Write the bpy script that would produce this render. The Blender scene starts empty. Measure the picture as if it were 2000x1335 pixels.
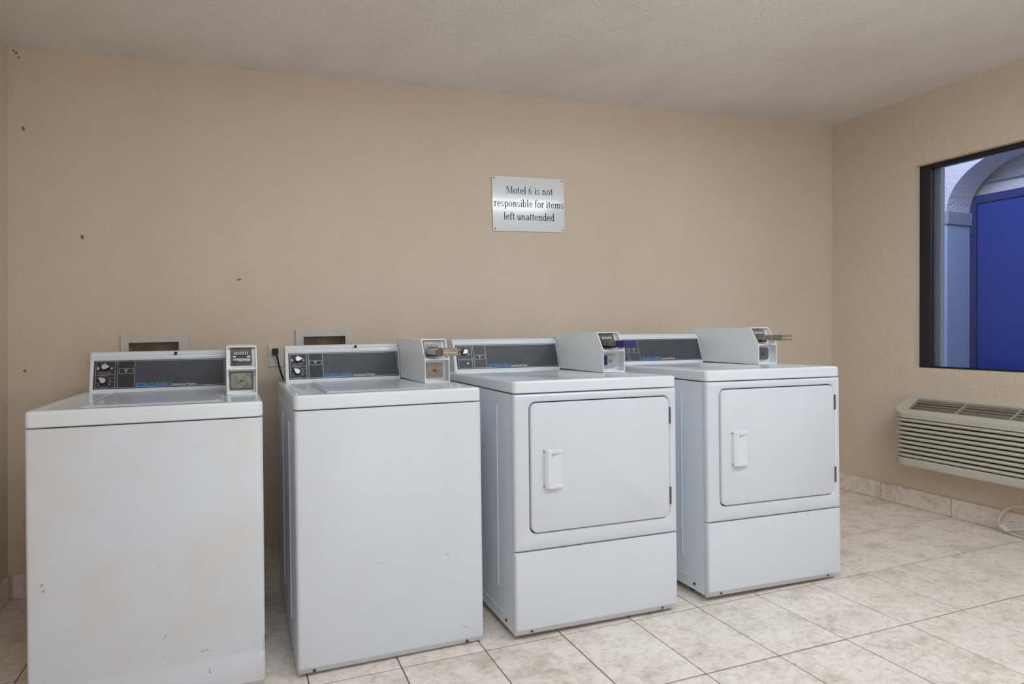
import bpy, bmesh, math, random
from math import sin, cos, pi, radians
from mathutils import Vector, Matrix

random.seed(4)
SC = bpy.context.scene
COL = SC.collection

# ------------------------------------------------------------------ camera
CX, CY, CZ = 0.92856, -2.40393, 1.08318
YAW, PITCH, ROLL = 0.258638, -0.003831, -0.023161
F, PX, PY = 978.72, 723.38, 649.77
fw = Vector((sin(YAW), cos(YAW), 0)); rt = Vector((cos(YAW), -sin(YAW), 0)); up = Vector((0, 0, 1))
fw, up = fw * cos(PITCH) + up * sin(PITCH), up * cos(PITCH) - fw * sin(PITCH)
rt, up = rt * cos(ROLL) + up * sin(ROLL), up * cos(ROLL) - rt * sin(ROLL)
cam = bpy.data.cameras.new('camera')
cam.sensor_width = 36.0
cam.lens = F * 36.0 / 2000.0
cam.shift_x = (1000.0 - PX) / 2000.0
cam.shift_y = -(667.5 - PY) / 2000.0
cam.clip_start = 0.05
camo = bpy.data.objects.new('camera', cam); COL.objects.link(camo)
M = Matrix.Identity(4)
for i in range(3):
    M[i][0] = rt[i]; M[i][1] = up[i]; M[i][2] = -fw[i]
M[0][3], M[1][3], M[2][3] = CX, CY, CZ
camo.matrix_world = M
SC.camera = camo

# ------------------------------------------------------------------ light and exposure
SC.view_settings.view_transform = 'Standard'
SC.view_settings.look = 'None'
SC.view_settings.exposure = 0.0
SC.view_settings.gamma = 1.0
SC.view_settings.use_curve_mapping = False
W = bpy.data.worlds.new('world'); SC.world = W; W.use_nodes = True
bg = W.node_tree.nodes['Background']
bg.inputs['Color'].default_value = (0.38, 0.47, 0.82, 1)
bg.inputs['Strength'].default_value = 0.92

def area(name, loc, size, power, color, rot=(0, 0, 0)):
    l = bpy.data.lights.new(name, 'AREA'); l.shape = 'RECTANGLE'
    l.size, l.size_y = size; l.energy = power; l.color = color
    o = bpy.data.objects.new(name, l); COL.objects.link(o)
    o.location = loc; o.rotation_euler = rot
    return o
COOL = (0.83, 0.945, 1.04)
area('ceiling_fixture_and_fill', (3.35, -1.95, 2.27), (1.22, 0.40), 23, COOL)
area('ceiling_fixture_and_fill', (1.35, -1.95, 2.25), (1.22, 0.40), 15, COOL)  # weaker second light, added as fill for the machines on the left
# unseen fill lights added behind the camera, aimed at ceiling and rear wall
area('bounce_fill', (2.7, -2.9, 1.45), (0.5, 0.5), 26, COOL, (pi, 0, 0))
area('bounce_fill', (1.9, -3.3, 1.00), (0.5, 0.5), 33, COOL, (-pi / 2, 0, 0))
# lamp over the walkway outside, above the window
area('walkway_light', (4.98, -0.45, 2.95), (0.5, 0.9), 30, (0.78, 0.82, 1.0), (0, -radians(52), 0))

# ------------------------------------------------------------------ materials
def lin(c):
    return tuple((v / 255 / 12.92) if v / 255 <= 0.04045 else ((v / 255 + 0.055) / 1.055) ** 2.4 for v in c)

def mat(name, col, rough=0.5, metal=0.0, spec=0.5, bump=None, var=None, coat=0.0, space='Object'):
    """col: sRGB 0-255. bump=(scale, strength, distance); var=(scale, sRGB other, low, high)"""
    m = bpy.data.materials.new(name); m.use_nodes = True
    nt = m.node_tree; b = nt.nodes['Principled BSDF']
    c = lin(col) + (1,)
    b.inputs['Base Color'].default_value = c
    b.inputs['Roughness'].default_value = rough
    b.inputs['Metallic'].default_value = metal
    b.inputs['Specular IOR Level'].default_value = spec
    b.inputs['Coat Weight'].default_value = coat
    b.inputs['Coat Roughness'].default_value = 0.08
    if bump or var:
        tc = nt.nodes.new('ShaderNodeTexCoord')
    if bump:
        n = nt.nodes.new('ShaderNodeTexNoise'); n.inputs['Scale'].default_value = bump[0]
        n.inputs['Detail'].default_value = 3.0
        bp = nt.nodes.new('ShaderNodeBump'); bp.inputs['Strength'].default_value = bump[1]
        bp.inputs['Distance'].default_value = bump[2]
        nt.links.new(tc.outputs[space], n.inputs['Vector'])
        nt.links.new(n.outputs['Fac'], bp.inputs['Height'])
        nt.links.new(bp.outputs['Normal'], b.inputs['Normal'])
    if var:
        n2 = nt.nodes.new('ShaderNodeTexNoise'); n2.inputs['Scale'].default_value = var[0]
        n2.inputs['Detail'].default_value = 5.0; n2.inputs['Roughness'].default_value = 0.6
        r = nt.nodes.new('ShaderNodeValToRGB')
        r.color_ramp.elements[0].position = var[2]; r.color_ramp.elements[1].position = var[3]
        r.color_ramp.elements[0].color = c; r.color_ramp.elements[1].color = lin(var[1]) + (1,)
        nt.links.new(tc.outputs[space], n2.inputs['Vector'])
        nt.links.new(n2.outputs['Fac'], r.inputs['Fac'])
        nt.links.new(r.outputs['Color'], b.inputs['Base Color'])
    return m

M_WALL = mat('wall_paint', (219, 203, 186), 0.62, spec=0.3, bump=(150, 0.7, 0.006), var=(1.1, (214, 197, 178), 0.40, 0.66))
M_CEIL = mat('ceiling_texture', (228, 222, 217), 0.9, spec=0.2, bump=(110, 0.7, 0.006), var=(2.2, (221, 214, 208), 0.45, 0.65))
M_ENAMEL = mat('white_enamel', (211, 217, 228), 0.30, spec=0.5, coat=0.25, var=(3.0, (208, 212, 220), 0.45, 0.75))
M_STAIN = mat('stained_white_enamel', (211, 217, 228), 0.32, spec=0.5, coat=0.2, var=(2.6, (208, 208, 207), 0.45, 0.68))
M_TOP = mat('glossy_white_enamel', (220, 226, 234), 0.17, spec=0.5, coat=0.25)
M_SIDE = mat('white_side_enamel', (228, 235, 244), 0.28, spec=0.5, coat=0.2)  # lighter than the front enamel, colour makes up for weak light on the sides
M_METER = mat('pale_meter_enamel', (236, 241, 243), 0.35, spec=0.5)
M_PANEL = mat('charcoal_panel', (62, 65, 72), 0.42, spec=0.45, var=(22, (72, 75, 83), 0.35, 0.7))
M_PANEL2 = mat('black_panel_print', (46, 47, 51), 0.45, spec=0.4)
M_SILVER = mat('silver_trim', (176, 178, 182), 0.35, metal=0.6)
M_BLACK = mat('black_plastic', (22, 22, 24), 0.4)
M_DARK = mat('dark_cavity', (30, 29, 29), 0.8)
M_KNOB = mat('silver_knob', (205, 205, 206), 0.3, metal=0.7)
M_STEEL = mat('worn_steel', (150, 149, 146), 0.38, metal=0.75, var=(45, (108, 106, 104), 0.4, 0.7))
M_BRASS = mat('tarnished_steel', (165, 154, 138), 0.42, metal=0.55, var=(60, (138, 126, 112), 0.4, 0.7))
M_STEELD = mat('dark_steel', (92, 86, 84), 0.45, metal=0.6, var=(60, (66, 60, 60), 0.4, 0.7))
M_BLUEP = mat('dark_blue_plastic', (44, 42, 104), 0.4)
M_GREYPL = mat('grey_gasket', (112, 118, 122), 0.6)
M_GREYD = mat('dark_grey_plastic', (104, 105, 116), 0.4)
M_CLEAR = mat('pale_grey_plastic', (170, 174, 182), 0.3)
M_HINGE = mat('bronze_hinge', (118, 104, 92), 0.5, metal=0.4)
M_PRINTB = mat('blue_print', (66, 142, 222), 0.5)
M_PRINTW = mat('white_print', (214, 216, 220), 0.5)
M_PRINTG = mat('grey_print', (128, 130, 134), 0.5)
M_SIGN = mat('white_laminate', (222, 226, 230), 0.16, spec=0.5, coat=0.5)
M_NAVY = mat('navy_print', (18, 21, 66), 0.5, spec=0.25)
M_PLATE = mat('ivory_plastic', (214, 206, 194), 0.4)
M_BOX = mat('white_box_plastic', (204, 201, 196), 0.45, var=(9, (192, 186, 178), 0.45, 0.7))
M_RECESS = mat('box_recess', (188, 172, 150), 0.7, var=(14, (150, 132, 108), 0.45, 0.7))
M_AC = mat('beige_grey_plastic', (196, 191, 178), 0.5, var=(5, (190, 184, 170), 0.4, 0.7))
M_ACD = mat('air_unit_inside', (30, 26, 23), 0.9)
M_ACS = mat('brown_grille_slat', (152, 140, 130), 0.6)
M_CORD = mat('ivory_cord', (206, 198, 184), 0.5)
M_TAG = mat('white_tag', (224, 220, 214), 0.6)
M_FRAME = mat('black_window_frame', (26, 26, 32), 0.45)
M_STUCCO = mat('white_stucco', (230, 228, 228), 0.85, bump=(60, 0.8, 0.012))
M_SMOOTH = mat('pale_blue_plaster', (186, 200, 222), 0.8, bump=(50, 0.4, 0.006))
M_TRIMO = mat('grey_plaster_band', (168, 168, 180), 0.8)
M_BLUE = mat('blue_door_paint', (10, 60, 148), 0.4)
M_BLUEF = mat('blue_frame_paint', (24, 50, 116), 0.45)
M_CONC = mat('concrete', (150, 148, 144), 0.85)
M_GROUT = mat('grout', (120, 110, 98), 0.9)

def add_spots(m, spots, col=(48, 38, 30), f=.75):
    """small dark scuffs at fixed places on a surface (x, z, r)"""
    nt = m.node_tree; b = nt.nodes['Principled BSDF']
    src = b.inputs['Base Color'].links[0].from_socket
    tc = nt.nodes.new('ShaderNodeTexCoord')
    for x, y, z, r in spots:
        d = nt.nodes.new('ShaderNodeVectorMath'); d.operation = 'DISTANCE'
        d.inputs[1].default_value = (x, y, z)
        nt.links.new(tc.outputs['Object'], d.inputs[0])
        mr = nt.nodes.new('ShaderNodeMapRange'); mr.inputs['From Min'].default_value = r * .5
        mr.inputs['From Max'].default_value = r; mr.inputs['To Min'].default_value = f; mr.inputs['To Max'].default_value = 0
        nt.links.new(d.outputs['Value'], mr.inputs['Value'])
        mx = nt.nodes.new('ShaderNodeMix'); mx.data_type = 'RGBA'
        nt.links.new(mr.outputs['Result'], mx.inputs['Factor'])
        nt.links.new(src, mx.inputs['A']); mx.inputs['B'].default_value = lin(col) + (1,)
        src = mx.outputs['Result']
    nt.links.new(src, b.inputs['Base Color'])
M_WALLB = M_WALL.copy(); M_WALLB.name = 'wall_paint_scuffed'
add_spots(M_WALLB, [(.2894, 0, 1.520, .008), (.291, 0, 1.512, .007), (.9358, 0, 1.335, .007), (.945, 0, 1.337, .006), (.0796, 0, 1.963, .008),
                    (.077, 0, 1.970, .006), (.06, 0, 2.28, .007), (.068, 0, 2.262, .006), (.062, 0, .95, .008), (.05, 0, 2.29, .006)])

def scuffed(src, name, spots):
    m = src.copy(); m.name = name
    add_spots(m, [(x, 0, z, r) for x, z, r in spots], (112, 108, 104), .55); return m
M_STAIN = scuffed(M_STAIN, 'stained_scuffed_enamel', [(.019, .417, .0025), (.035, .211, .0035), (.033, .205, .003), (.137, .147, .004), (.150, .149, .004), (.143, .148, .003), (.160, .146, .003), (.032, .151, .003),
                                      (.156, .090, .004), (.157, .083, .004), (.159, .079, .003), (-.28, .403, .005), (-.277, .386, .005)])
M_ENAMEL2 = scuffed(M_ENAMEL, 'scuffed_enamel', [(-.098, .310, .003), (.188, .324, .004), (.181, .329, .003), (.254, .068, .003), (.246, .072, .003), (.239, .074, .0025), (-.046, .327, .003)])
M_ENAMEL3 = scuffed(M_ENAMEL, 'chipped_enamel', [(.159, .294, .004), (.161, .290, .003)])

def tile_material():
    m = bpy.data.materials.new('travertine_tile'); m.use_nodes = True
    nt = m.node_tree; b = nt.nodes['Principled BSDF']; L = nt.links
    tc = nt.nodes.new('ShaderNodeTexCoord'); oi = nt.nodes.new('ShaderNodeObjectInfo')
    off = nt.nodes.new('ShaderNodeVectorMath'); off.operation = 'SCALE'; off.inputs[0].default_value = (37, 53, 71)
    L.new(oi.outputs['Random'], off.inputs['Scale'])
    add = nt.nodes.new('ShaderNodeVectorMath'); L.new(tc.outputs['Object'], add.inputs[0]); L.new(off.outputs[0], add.inputs[1])
    mp = nt.nodes.new('ShaderNodeMapping'); mp.inputs['Scale'].default_value = (1.0, 1.7, 1.3); mp.inputs['Rotation'].default_value = (0, 0, -.5)
    L.new(add.outputs[0], mp.inputs['Vector'])
    n1 = nt.nodes.new('ShaderNodeTexNoise'); n1.inputs['Scale'].default_value = 6.0; n1.inputs['Detail'].default_value = 9; n1.inputs['Roughness'].default_value = .72
    n1.inputs['Distortion'].default_value = .35
    L.new(mp.outputs[0], n1.inputs['Vector'])
    r1 = nt.nodes.new('ShaderNodeValToRGB'); e = r1.color_ramp.elements
    e[0].position = .32; e[0].color = lin((202, 190, 176)) + (1,)
    e[1].position = .50; e[1].color = lin((235, 223, 212)) + (1,)
    k = r1.color_ramp.elements.new(.72); k.color = lin((240, 233, 226)) + (1,)
    L.new(n1.outputs['Fac'], r1.inputs['Fac'])
    n2 = nt.nodes.new('ShaderNodeTexNoise'); n2.inputs['Scale'].default_value = 34; n2.inputs['Detail'].default_value = 8; n2.inputs['Roughness'].default_value = .75
    n2.inputs['Distortion'].default_value = .4
    L.new(mp.outputs[0], n2.inputs['Vector'])
    r2 = nt.nodes.new('ShaderNodeValToRGB'); e = r2.color_ramp.elements
    e[0].position = .36; e[0].color = (.70, .68, .66, 1); e[1].position = .52; e[1].color = (1, 1, 1, 1)
    L.new(n2.outputs['Fac'], r2.inputs['Fac'])
    mx = nt.nodes.new('ShaderNodeMix'); mx.data_type = 'RGBA'; mx.blend_type = 'MULTIPLY'; mx.inputs['Factor'].default_value = .75
    L.new(r1.outputs[0], mx.inputs['A']); L.new(r2.outputs[0], mx.inputs['B'])
    L.new(mx.outputs['Result'], b.inputs['Base Color'])
    b.inputs['Roughness'].default_value = .5; b.inputs['Specular IOR Level'].default_value = .35
    bp = nt.nodes.new('ShaderNodeBump'); bp.inputs['Strength'].default_value = .25; bp.inputs['Distance'].default_value = .002
    L.new(n2.outputs['Fac'], bp.inputs['Height']); L.new(bp.outputs[0], b.inputs['Normal'])
    return m
M_TILE = tile_material()

def glass_material():
    m = bpy.data.materials.new('window_glass'); m.use_nodes = True
    nt = m.node_tree; nt.nodes.clear(); L = nt.links
    out = nt.nodes.new('ShaderNodeOutputMaterial')
    tr = nt.nodes.new('ShaderNodeBsdfTransparent'); tr.inputs['Color'].default_value = (.86, .89, .93, 1)
    gl = nt.nodes.new('ShaderNodeBsdfGlossy'); gl.inputs['Roughness'].default_value = .02
    fr = nt.nodes.new('ShaderNodeFresnel'); fr.inputs['IOR'].default_value = 1.45
    mx = nt.nodes.new('ShaderNodeMixShader')
    L.new(fr.outputs[0], mx.inputs[0]); L.new(tr.outputs[0], mx.inputs[1]); L.new(gl.outputs[0], mx.inputs[2])
    L.new(mx.outputs[0], out.inputs[0])
    return m
M_GLASS = glass_material()

# ------------------------------------------------------------------ helpers
def B(): return bmesh.new()

def obj(name, bm, m, parent=None, smooth=False, mw=None, sharp=35):
    bmesh.ops.recalc_face_normals(bm, faces=bm.faces[:])
    me = bpy.data.meshes.new(name); bm.to_mesh(me); bm.free()
    if m: me.materials.append(m)
    if smooth:
        for p in me.polygons: p.use_smooth = True
        me.set_sharp_from_angle(angle=radians(sharp))
    o = bpy.data.objects.new(name, me); COL.objects.link(o)
    if parent is not None: o.parent = parent
    if mw is not None: o.matrix_world = mw
    return o

def tag(o, label, cat, group=None):
    o['label'] = label; o['category'] = cat
    if group: o['group'] = group
    return o

def empty(name, mw):
    o = bpy.data.objects.new(name, None); COL.objects.link(o); o.empty_display_size = .1
    o.matrix_world = mw
    return o

def structure(o): o['kind'] = 'structure'; return o

def bx(bm, x0, x1, y0, y1, z0, z1, bev=0, seg=2, T=None):
    vs = [bm.verts.new((x, y, z)) for x in (x0, x1) for y in (y0, y1) for z in (z0, z1)]
    fs = [(0, 1, 3, 2), (4, 6, 7, 5), (0, 4, 5, 1), (2, 3, 7, 6), (0, 2, 6, 4), (1, 5, 7, 3)]
    faces = [bm.faces.new([vs[i] for i in f]) for f in fs]
    if bev:
        es = list({e for f in faces for e in f.edges})
        r = bmesh.ops.bevel(bm, geom=es, offset=bev, segments=seg, profile=.5, affect='EDGES')
        vs = list({v for v in r['verts']} | {v for v in vs if v.is_valid})
    if T is not None:
        for v in vs: v.co = T(v.co) if callable(T) else T @ v.co
    return vs

def prism(bm, pts, axis, a, b, bev=0, seg=2):
    """polygon pts in the two other axes, extruded along axis from a to b"""
    def P(p, t):
        return {0: (t, p[0], p[1]), 1: (p[0], t, p[1]), 2: (p[0], p[1], t)}[axis]
    A = [bm.verts.new(P(p, a)) for p in pts]; Bv = [bm.verts.new(P(p, b)) for p in pts]
    n = len(pts)
    fs = [bm.faces.new(A), bm.faces.new(list(reversed(Bv)))]
    for i in range(n):
        fs.append(bm.faces.new((A[i], Bv[i], Bv[(i + 1) % n], A[(i + 1) % n])))
    if bev:
        es = list({e for f in fs[:2] for e in f.edges})
        bmesh.ops.bevel(bm, geom=es, offset=bev, segments=seg, profile=.5, affect='EDGES')

def rr(x0, x1, z0, z1, r, n=6):
    out = []
    for cx, cz, a in ((x1 - r, z1 - r, 0), (x0 + r, z1 - r, 90), (x0 + r, z0 + r, 180), (x1 - r, z0 + r, 270)):
        for k in range(n + 1):
            t = radians(a + 90 * k / n); out.append((cx + r * cos(t), cz + r * sin(t)))
    return out

def loft(bm, loops, closed=True, cap0=True, cap1=True):
    """loops: list of lists of 3-D points with the same count"""
    V = [[bm.verts.new(p) for p in lp] for lp in loops]
    n = len(V[0]); m = n if closed else n - 1
    for a, b in zip(V, V[1:]):
        for i in range(m):
            bm.faces.new((a[i], a[(i + 1) % n], b[(i + 1) % n], b[i]))
    if cap0: bm.faces.new(list(reversed(V[0])))
    if cap1: bm.faces.new(V[-1])
    return V

def tube(bm, pts, r, n=8, cap=True):
    pts = [Vector(p) for p in pts]; loops = []
    side = None
    for i, p in enumerate(pts):
        d = (pts[min(i + 1, len(pts) - 1)] - pts[max(i - 1, 0)]).normalized()
        if side is None:
            side = d.orthogonal().normalized()
        side = (side - d * side.dot(d)).normalized()
        b = d.cross(side)
        rad = r[i] if isinstance(r, (list, tuple)) else r
        loops.append([p + (side * cos(2 * pi * k / n) + b * sin(2 * pi * k / n)) * rad for k in range(n)])
    loft(bm, loops, True, cap, cap)

def spline(pts, n=8):
    P = [Vector(p) for p in pts]; P = [P[0]] + P + [P[-1]]; out = []
    for i in range(1, len(P) - 2):
        p0, p1, p2, p3 = P[i - 1:i + 3]
        for k in range(n):
            t = k / n
            out.append(.5 * ((2 * p1) + (p2 - p0) * t + (2 * p0 - 5 * p1 + 4 * p2 - p3) * t * t + (3 * p1 - p0 - 3 * p2 + p3) * t ** 3))
    out.append(P[-2]); return out

def cyl(bm, c, axis, r, h, n=16, r2=None):
    c = Vector(c); a = Vector(axis).normalized(); s = a.orthogonal().normalized(); t = a.cross(s)
    r2 = r if r2 is None else r2
    loft(bm, [[c + (s * cos(2 * pi * k / n) + t * sin(2 * pi * k / n)) * q + a * d for k in range(n)] for q, d in ((r, 0), (r2, h))])

def text_mesh(name, txt, width, height, m, parent, place, bold=0.0):
    """flat lettering scaled to width x height (of capitals); place maps (u, v) to a 3-D point"""
    cu = bpy.data.curves.new(name, 'FONT'); cu.body = txt; cu.size = 1; cu.offset = bold; cu.resolution_u = 3
    tmp = bpy.data.objects.new('lettering_source', cu); COL.objects.link(tmp)
    bpy.context.view_layer.update()
    me = bpy.data.meshes.new_from_object(tmp.evaluated_get(bpy.context.evaluated_depsgraph_get()))
    bpy.data.objects.remove(tmp); bpy.data.curves.remove(cu)
    xs = [v.co.x for v in me.vertices]
    x0, x1 = min(xs), max(xs)
    capz = 0.73
    for v in me.vertices:
        v.co = place((v.co.x - x0) / (x1 - x0) * width, v.co.y / capz * height)
    me.name = name; me.materials.clear(); me.materials.append(m)
    o = bpy.data.objects.new(name, me); COL.objects.link(o); o.parent = parent
    return o

# ------------------------------------------------------------------ the room
RW_LEAN, RW_TURN, RW_X = 0.03, 0.01408, 4.665
ez = Vector((RW_LEAN, 0, 1)).normalized(); ey = Vector((RW_TURN, 1, 0)).normalized()
ex = ey.cross(ez).normalized(); ez2 = ex.cross(ey).normalized()
RW = Matrix.Identity(4)
for i in range(3):
    RW[i][0] = ex[i]; RW[i][1] = ey[i]; RW[i][2] = ez2[i]
RW[0][3] = RW_X
YF = -4.4                                                  # wall behind the camera
H0, CSX = 2.326, 0.0121                                    # ceiling at x = 2, and its slope

def ceil_z(x): return H0 + CSX * (x - 2)

# floor: a slab of grout with every tile laid on it
fb = B(); bx(fb, -.15, 4.9, YF - .1, .12, -.12, -.0035)
floor = structure(obj('floor', fb, M_GROUT))
TW, TX, TY = 0.29749, 2.30528, -0.87034
GAP = .0022
def right_x(y): return RW_X + RW_TURN * y - .002
tile_cache = {}
def tile_mesh(w, l):
    key = (round(w, 4), round(l, 4))
    if key not in tile_cache:
        b = B(); bx(b, 0, w, 0, l, -.006, 0, .0012, 1)
        bmesh.ops.recalc_face_normals(b, faces=b.faces[:])
        me = bpy.data.meshes.new('tile'); b.to_mesh(me); b.free(); me.materials.append(M_TILE)
        tile_cache[key] = me
    return tile_cache[key]
for i in range(-9, 10):
    for j in range(-13, 4):
        x0 = TX + i * TW + GAP; x1 = TX + (i + 1) * TW - GAP
        y0 = TY + j * TW + GAP; y1 = TY + (j + 1) * TW - GAP
        x0 = max(x0, -.02); x1 = min(x1, right_x((y0 + y1) / 2)); y0 = max(y0, YF); y1 = min(y1, -.001)
        if x1 - x0 < .015 or y1 - y0 < .015: continue
        o = bpy.data.objects.new('tile', tile_mesh(x1 - x0, y1 - y0)); COL.objects.link(o)
        o.parent = floor; o.location = (x0, y0, random.uniform(-.0004, .0004))

cb = B()
vs = bx(cb, -.2, 5.0, YF - .1, .15, 0, .1)
for v in vs: v.co.z += ceil_z(v.co.x)
structure(obj('ceiling', cb, M_CEIL))

def wall_cells(bm, us, zs, holes, d0, d1, put):
    """wall slab split round its openings; put(u, d, z) gives the box corner"""
    for ua, ub in zip(us, us[1:]):
        for za, zb in zip(zs, zs[1:]):
            um, zm = (ua + ub) / 2, (za + zb) / 2
            if any(h[0] < um < h[1] and h[2] < zm < h[3] for h in holes): continue
            put(bm, ua, ub, za, zb, d0, d1)

BOX1 = (.4655, .6704, .905, 1.0537)
BOX2 = (1.2325, 1.4346, .912, 1.0612)
wb = B()
wall_cells(wb, [-.2, BOX1[0], BOX1[1], BOX2[0], BOX2[1], 5.0], [-.1, BOX1[2], BOX2[2], BOX1[3], BOX2[3], 2.5], [BOX1, BOX2], 0, .12,
           lambda bm, a, b, c, d, e, f: bx(bm, a, b, e, f, c, d))
bx(wb, -.2, 5.0, .12, .20, -.1, 2.5)
structure(obj('wall_back', wb, M_WALLB))

# right wall with the window opening
WY0, WY1, WZ0, WZ1 = -2.15, -.420, .802, 1.958
wr_ = B()
wall_cells(wr_, [YF - .2, WY0, WY1, .25], [-.1, WZ0, WZ1, 2.6], [(WY0, WY1, WZ0, WZ1)], 0, .12,
           lambda bm, a, b, c, d, e, f: bx(bm, e, f, a, b, c, d))
structure(obj('wall_right', wr_, M_WALL, mw=RW))
lb = B()
vs = bx(lb, -.12, 0, YF - .1, .12, -.1, 2.5)
for v in vs: v.co.x += .0214 * (v.co.z - 1.0)
structure(obj('wall_left', lb, M_WALL))
fbm = B(); bx(fbm, -.15, 5.0, YF - .12, YF, -.1, 2.6)
structure(obj('wall_front', fbm, M_WALL))

# baseboards: rows of cut tile, each piece its own
def baseboard(name, cuts, put, mw=None):
    bm = B(); put(bm, cuts[0], cuts[-1], 0, .004, 0.0, .100, 0)
    base = structure(obj(name, bm, M_GROUT, mw=mw))
    for a, b in zip(cuts, cuts[1:]):
        t = B(); put(t, a + .0012, b - .0012, .001, .0095, .001, .1015, .001)
        obj('tile', t, M_TILE, base)
    return base
baseboard('baseboard_back', [0.0, .31, .622, .934, 1.246, 1.558, 1.87, 2.182, 2.494, 2.806, 3.118, 3.43, 3.742, 4.054, 4.366, 4.655],
          lambda bm, a, b, d0, d1, z0, z1, v: bx(bm, a, b, -d1, -d0, z0, z1, v, 1))
cuts = [-.011]
while cuts[-1] > YF + .35: cuts.append(-.2662 - .311 * (len(cuts) - 1))
baseboard('baseboard_right', list(reversed(cuts)), lambda bm, a, b, d0, d1, z0, z1, v: bx(bm, -d1, -d0, a, b, z0, z1, v, 1), RW)
LL = Matrix.Identity(4); LL[0][3] = -.0205
baseboard('baseboard_left', list(reversed([-.011] + [-.2 - .311 * k for k in range(14)])),
          lambda bm, a, b, d0, d1, z0, z1, v: bx(bm, d0, d1, a, b, z0, z1, v, 1), LL)

# window: black frame, pane
def quad_frame(bm, u0, u1, z0, z1, wl, wr2, wb_, wt, d0, d1):
    bx(bm, d0, d1, u0, u0 + wl, z0, z1); bx(bm, d0, d1, u1 - wr2, u1, z0, z1)
    bx(bm, d0, d1, u0 + wl, u1 - wr2, z0, z0 + wb_); bx(bm, d0, d1, u0 + wl, u1 - wr2, z1 - wt, z1)
b = B(); bx(b, .058, .063, WY0 + .02, WY1 - .02, WZ0 + .005, WZ1 - .012)
win = structure(obj('window_1', b, M_GLASS, mw=RW))
b = B(); quad_frame(b, WY0 + .001, WY1 - .001, WZ0 + .001, WZ1 - .001, .05, .045, .010, .024, .036, .058)
obj('window_frame', b, M_FRAME, win)
b = B(); quad_frame(b, WY0 + .012, WY1 - .014, WZ0 + .003, WZ1 - .006, .034, .022, .005, .014, .058, .084)
obj('frame_stop', b, M_FRAME, win)
b = B(); quad_frame(b, WY0 + .001, WY1 - .001, WZ0 + .001, WZ1 - .001, .05, .056, .004, .012, .100, .135)
obj('outer_reveal', b, M_STUCCO, win)

# outside: arched doorway across the walkway
def RWs(name, bm, m): return structure(obj(name, bm, m, mw=RW))
AY, AZ, AR, AX, AT = .2117, 1.943, .396, 1.5, .26
b = B()
prof = [(-3.2, -.2), (-3.2, 3.2), (1.6, 3.2), (1.6, -.2), (AY, -.2), (AY, AZ)]
arc = [(AY - AR + AR * cos(pi * k / 24), AZ + AR * sin(pi * k / 24)) for k in range(1, 24)]
left = [(1.6, -.2), (1.6, 3.2)]
yc = AY - AR; yl = AY - 2 * AR
# stucco wall as strips over the arch plus the two sides, all one mesh
def strip(p, q):
    prism(b, [p, q, (q[0], 3.2), (p[0], 3.2)], 0, AX, AX + AT)
pts = [(AY, AZ)] + arc + [(yl, AZ)]
for p, q in zip(pts, pts[1:]): strip(p, q)
bx(b, AX, AX + AT, AY, 1.6, -.2, 3.2); bx(b, AX, AX + AT, -3.2, yl, -.2, 3.2)
bmesh.ops.remove_doubles(b, verts=b.verts[:], dist=1e-5)
RWs('wall_outside', b, M_STUCCO)
b = B()
bx(b, AX - .006, AX + AT - .005, AY - .006, AY + .5, -.1, AZ - .098, .004, 1)
RWs('trim_1', b, M_SMOOTH)
b = B(); bx(b, AX - .018, AX + AT - .002, AY - .018, AY + .52, AZ - .098, AZ + .002, .004, 1)
RWs('trim_2', b, M_TRIMO)
b = B(); bx(b, AX + AT + .06, AX + AT + .16, -1.2, 1.2, -.2, 3.2)
RWs('wall_niche', b, M_STUCCO)
b = B(); bx(b, AX + AT + .03, AX + AT + .07, -1.2, 1.0, 2.17, 2.19)
RWs('trim_3', b, M_TRIMO)
b = B(); bx(b, AX + AT + .012, AX + AT + .055, -.70, .176, -.1, 2.010, .004, 1)
door = RWs('door_1', b, M_BLUE)
b = B()
bx(b, AX + AT, AX + AT + .058, .179, .214, -.1, 2.075, .003, 1); bx(b, AX + AT, AX + AT + .058, -.74, -.703, -.1, 2.075, .003, 1)
bx(b, AX + AT, AX + AT + .058, -.703, .179, 2.013, 2.075, .003, 1)
obj('door_frame', b, M_BLUEF, door)
for z in (.95, 1.78):
    b = B(); cyl(b, (AX + AT - .004, .196, z), (0, 0, 1), .009, .11, 10)
    obj('hinge', b, M_BLUEF, door)
b = B(); bx(b, .12, AX + AT + .2, -3.4, 1.8, -.32, -.2)
RWs('floor_outside', b, M_CONC)

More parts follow.
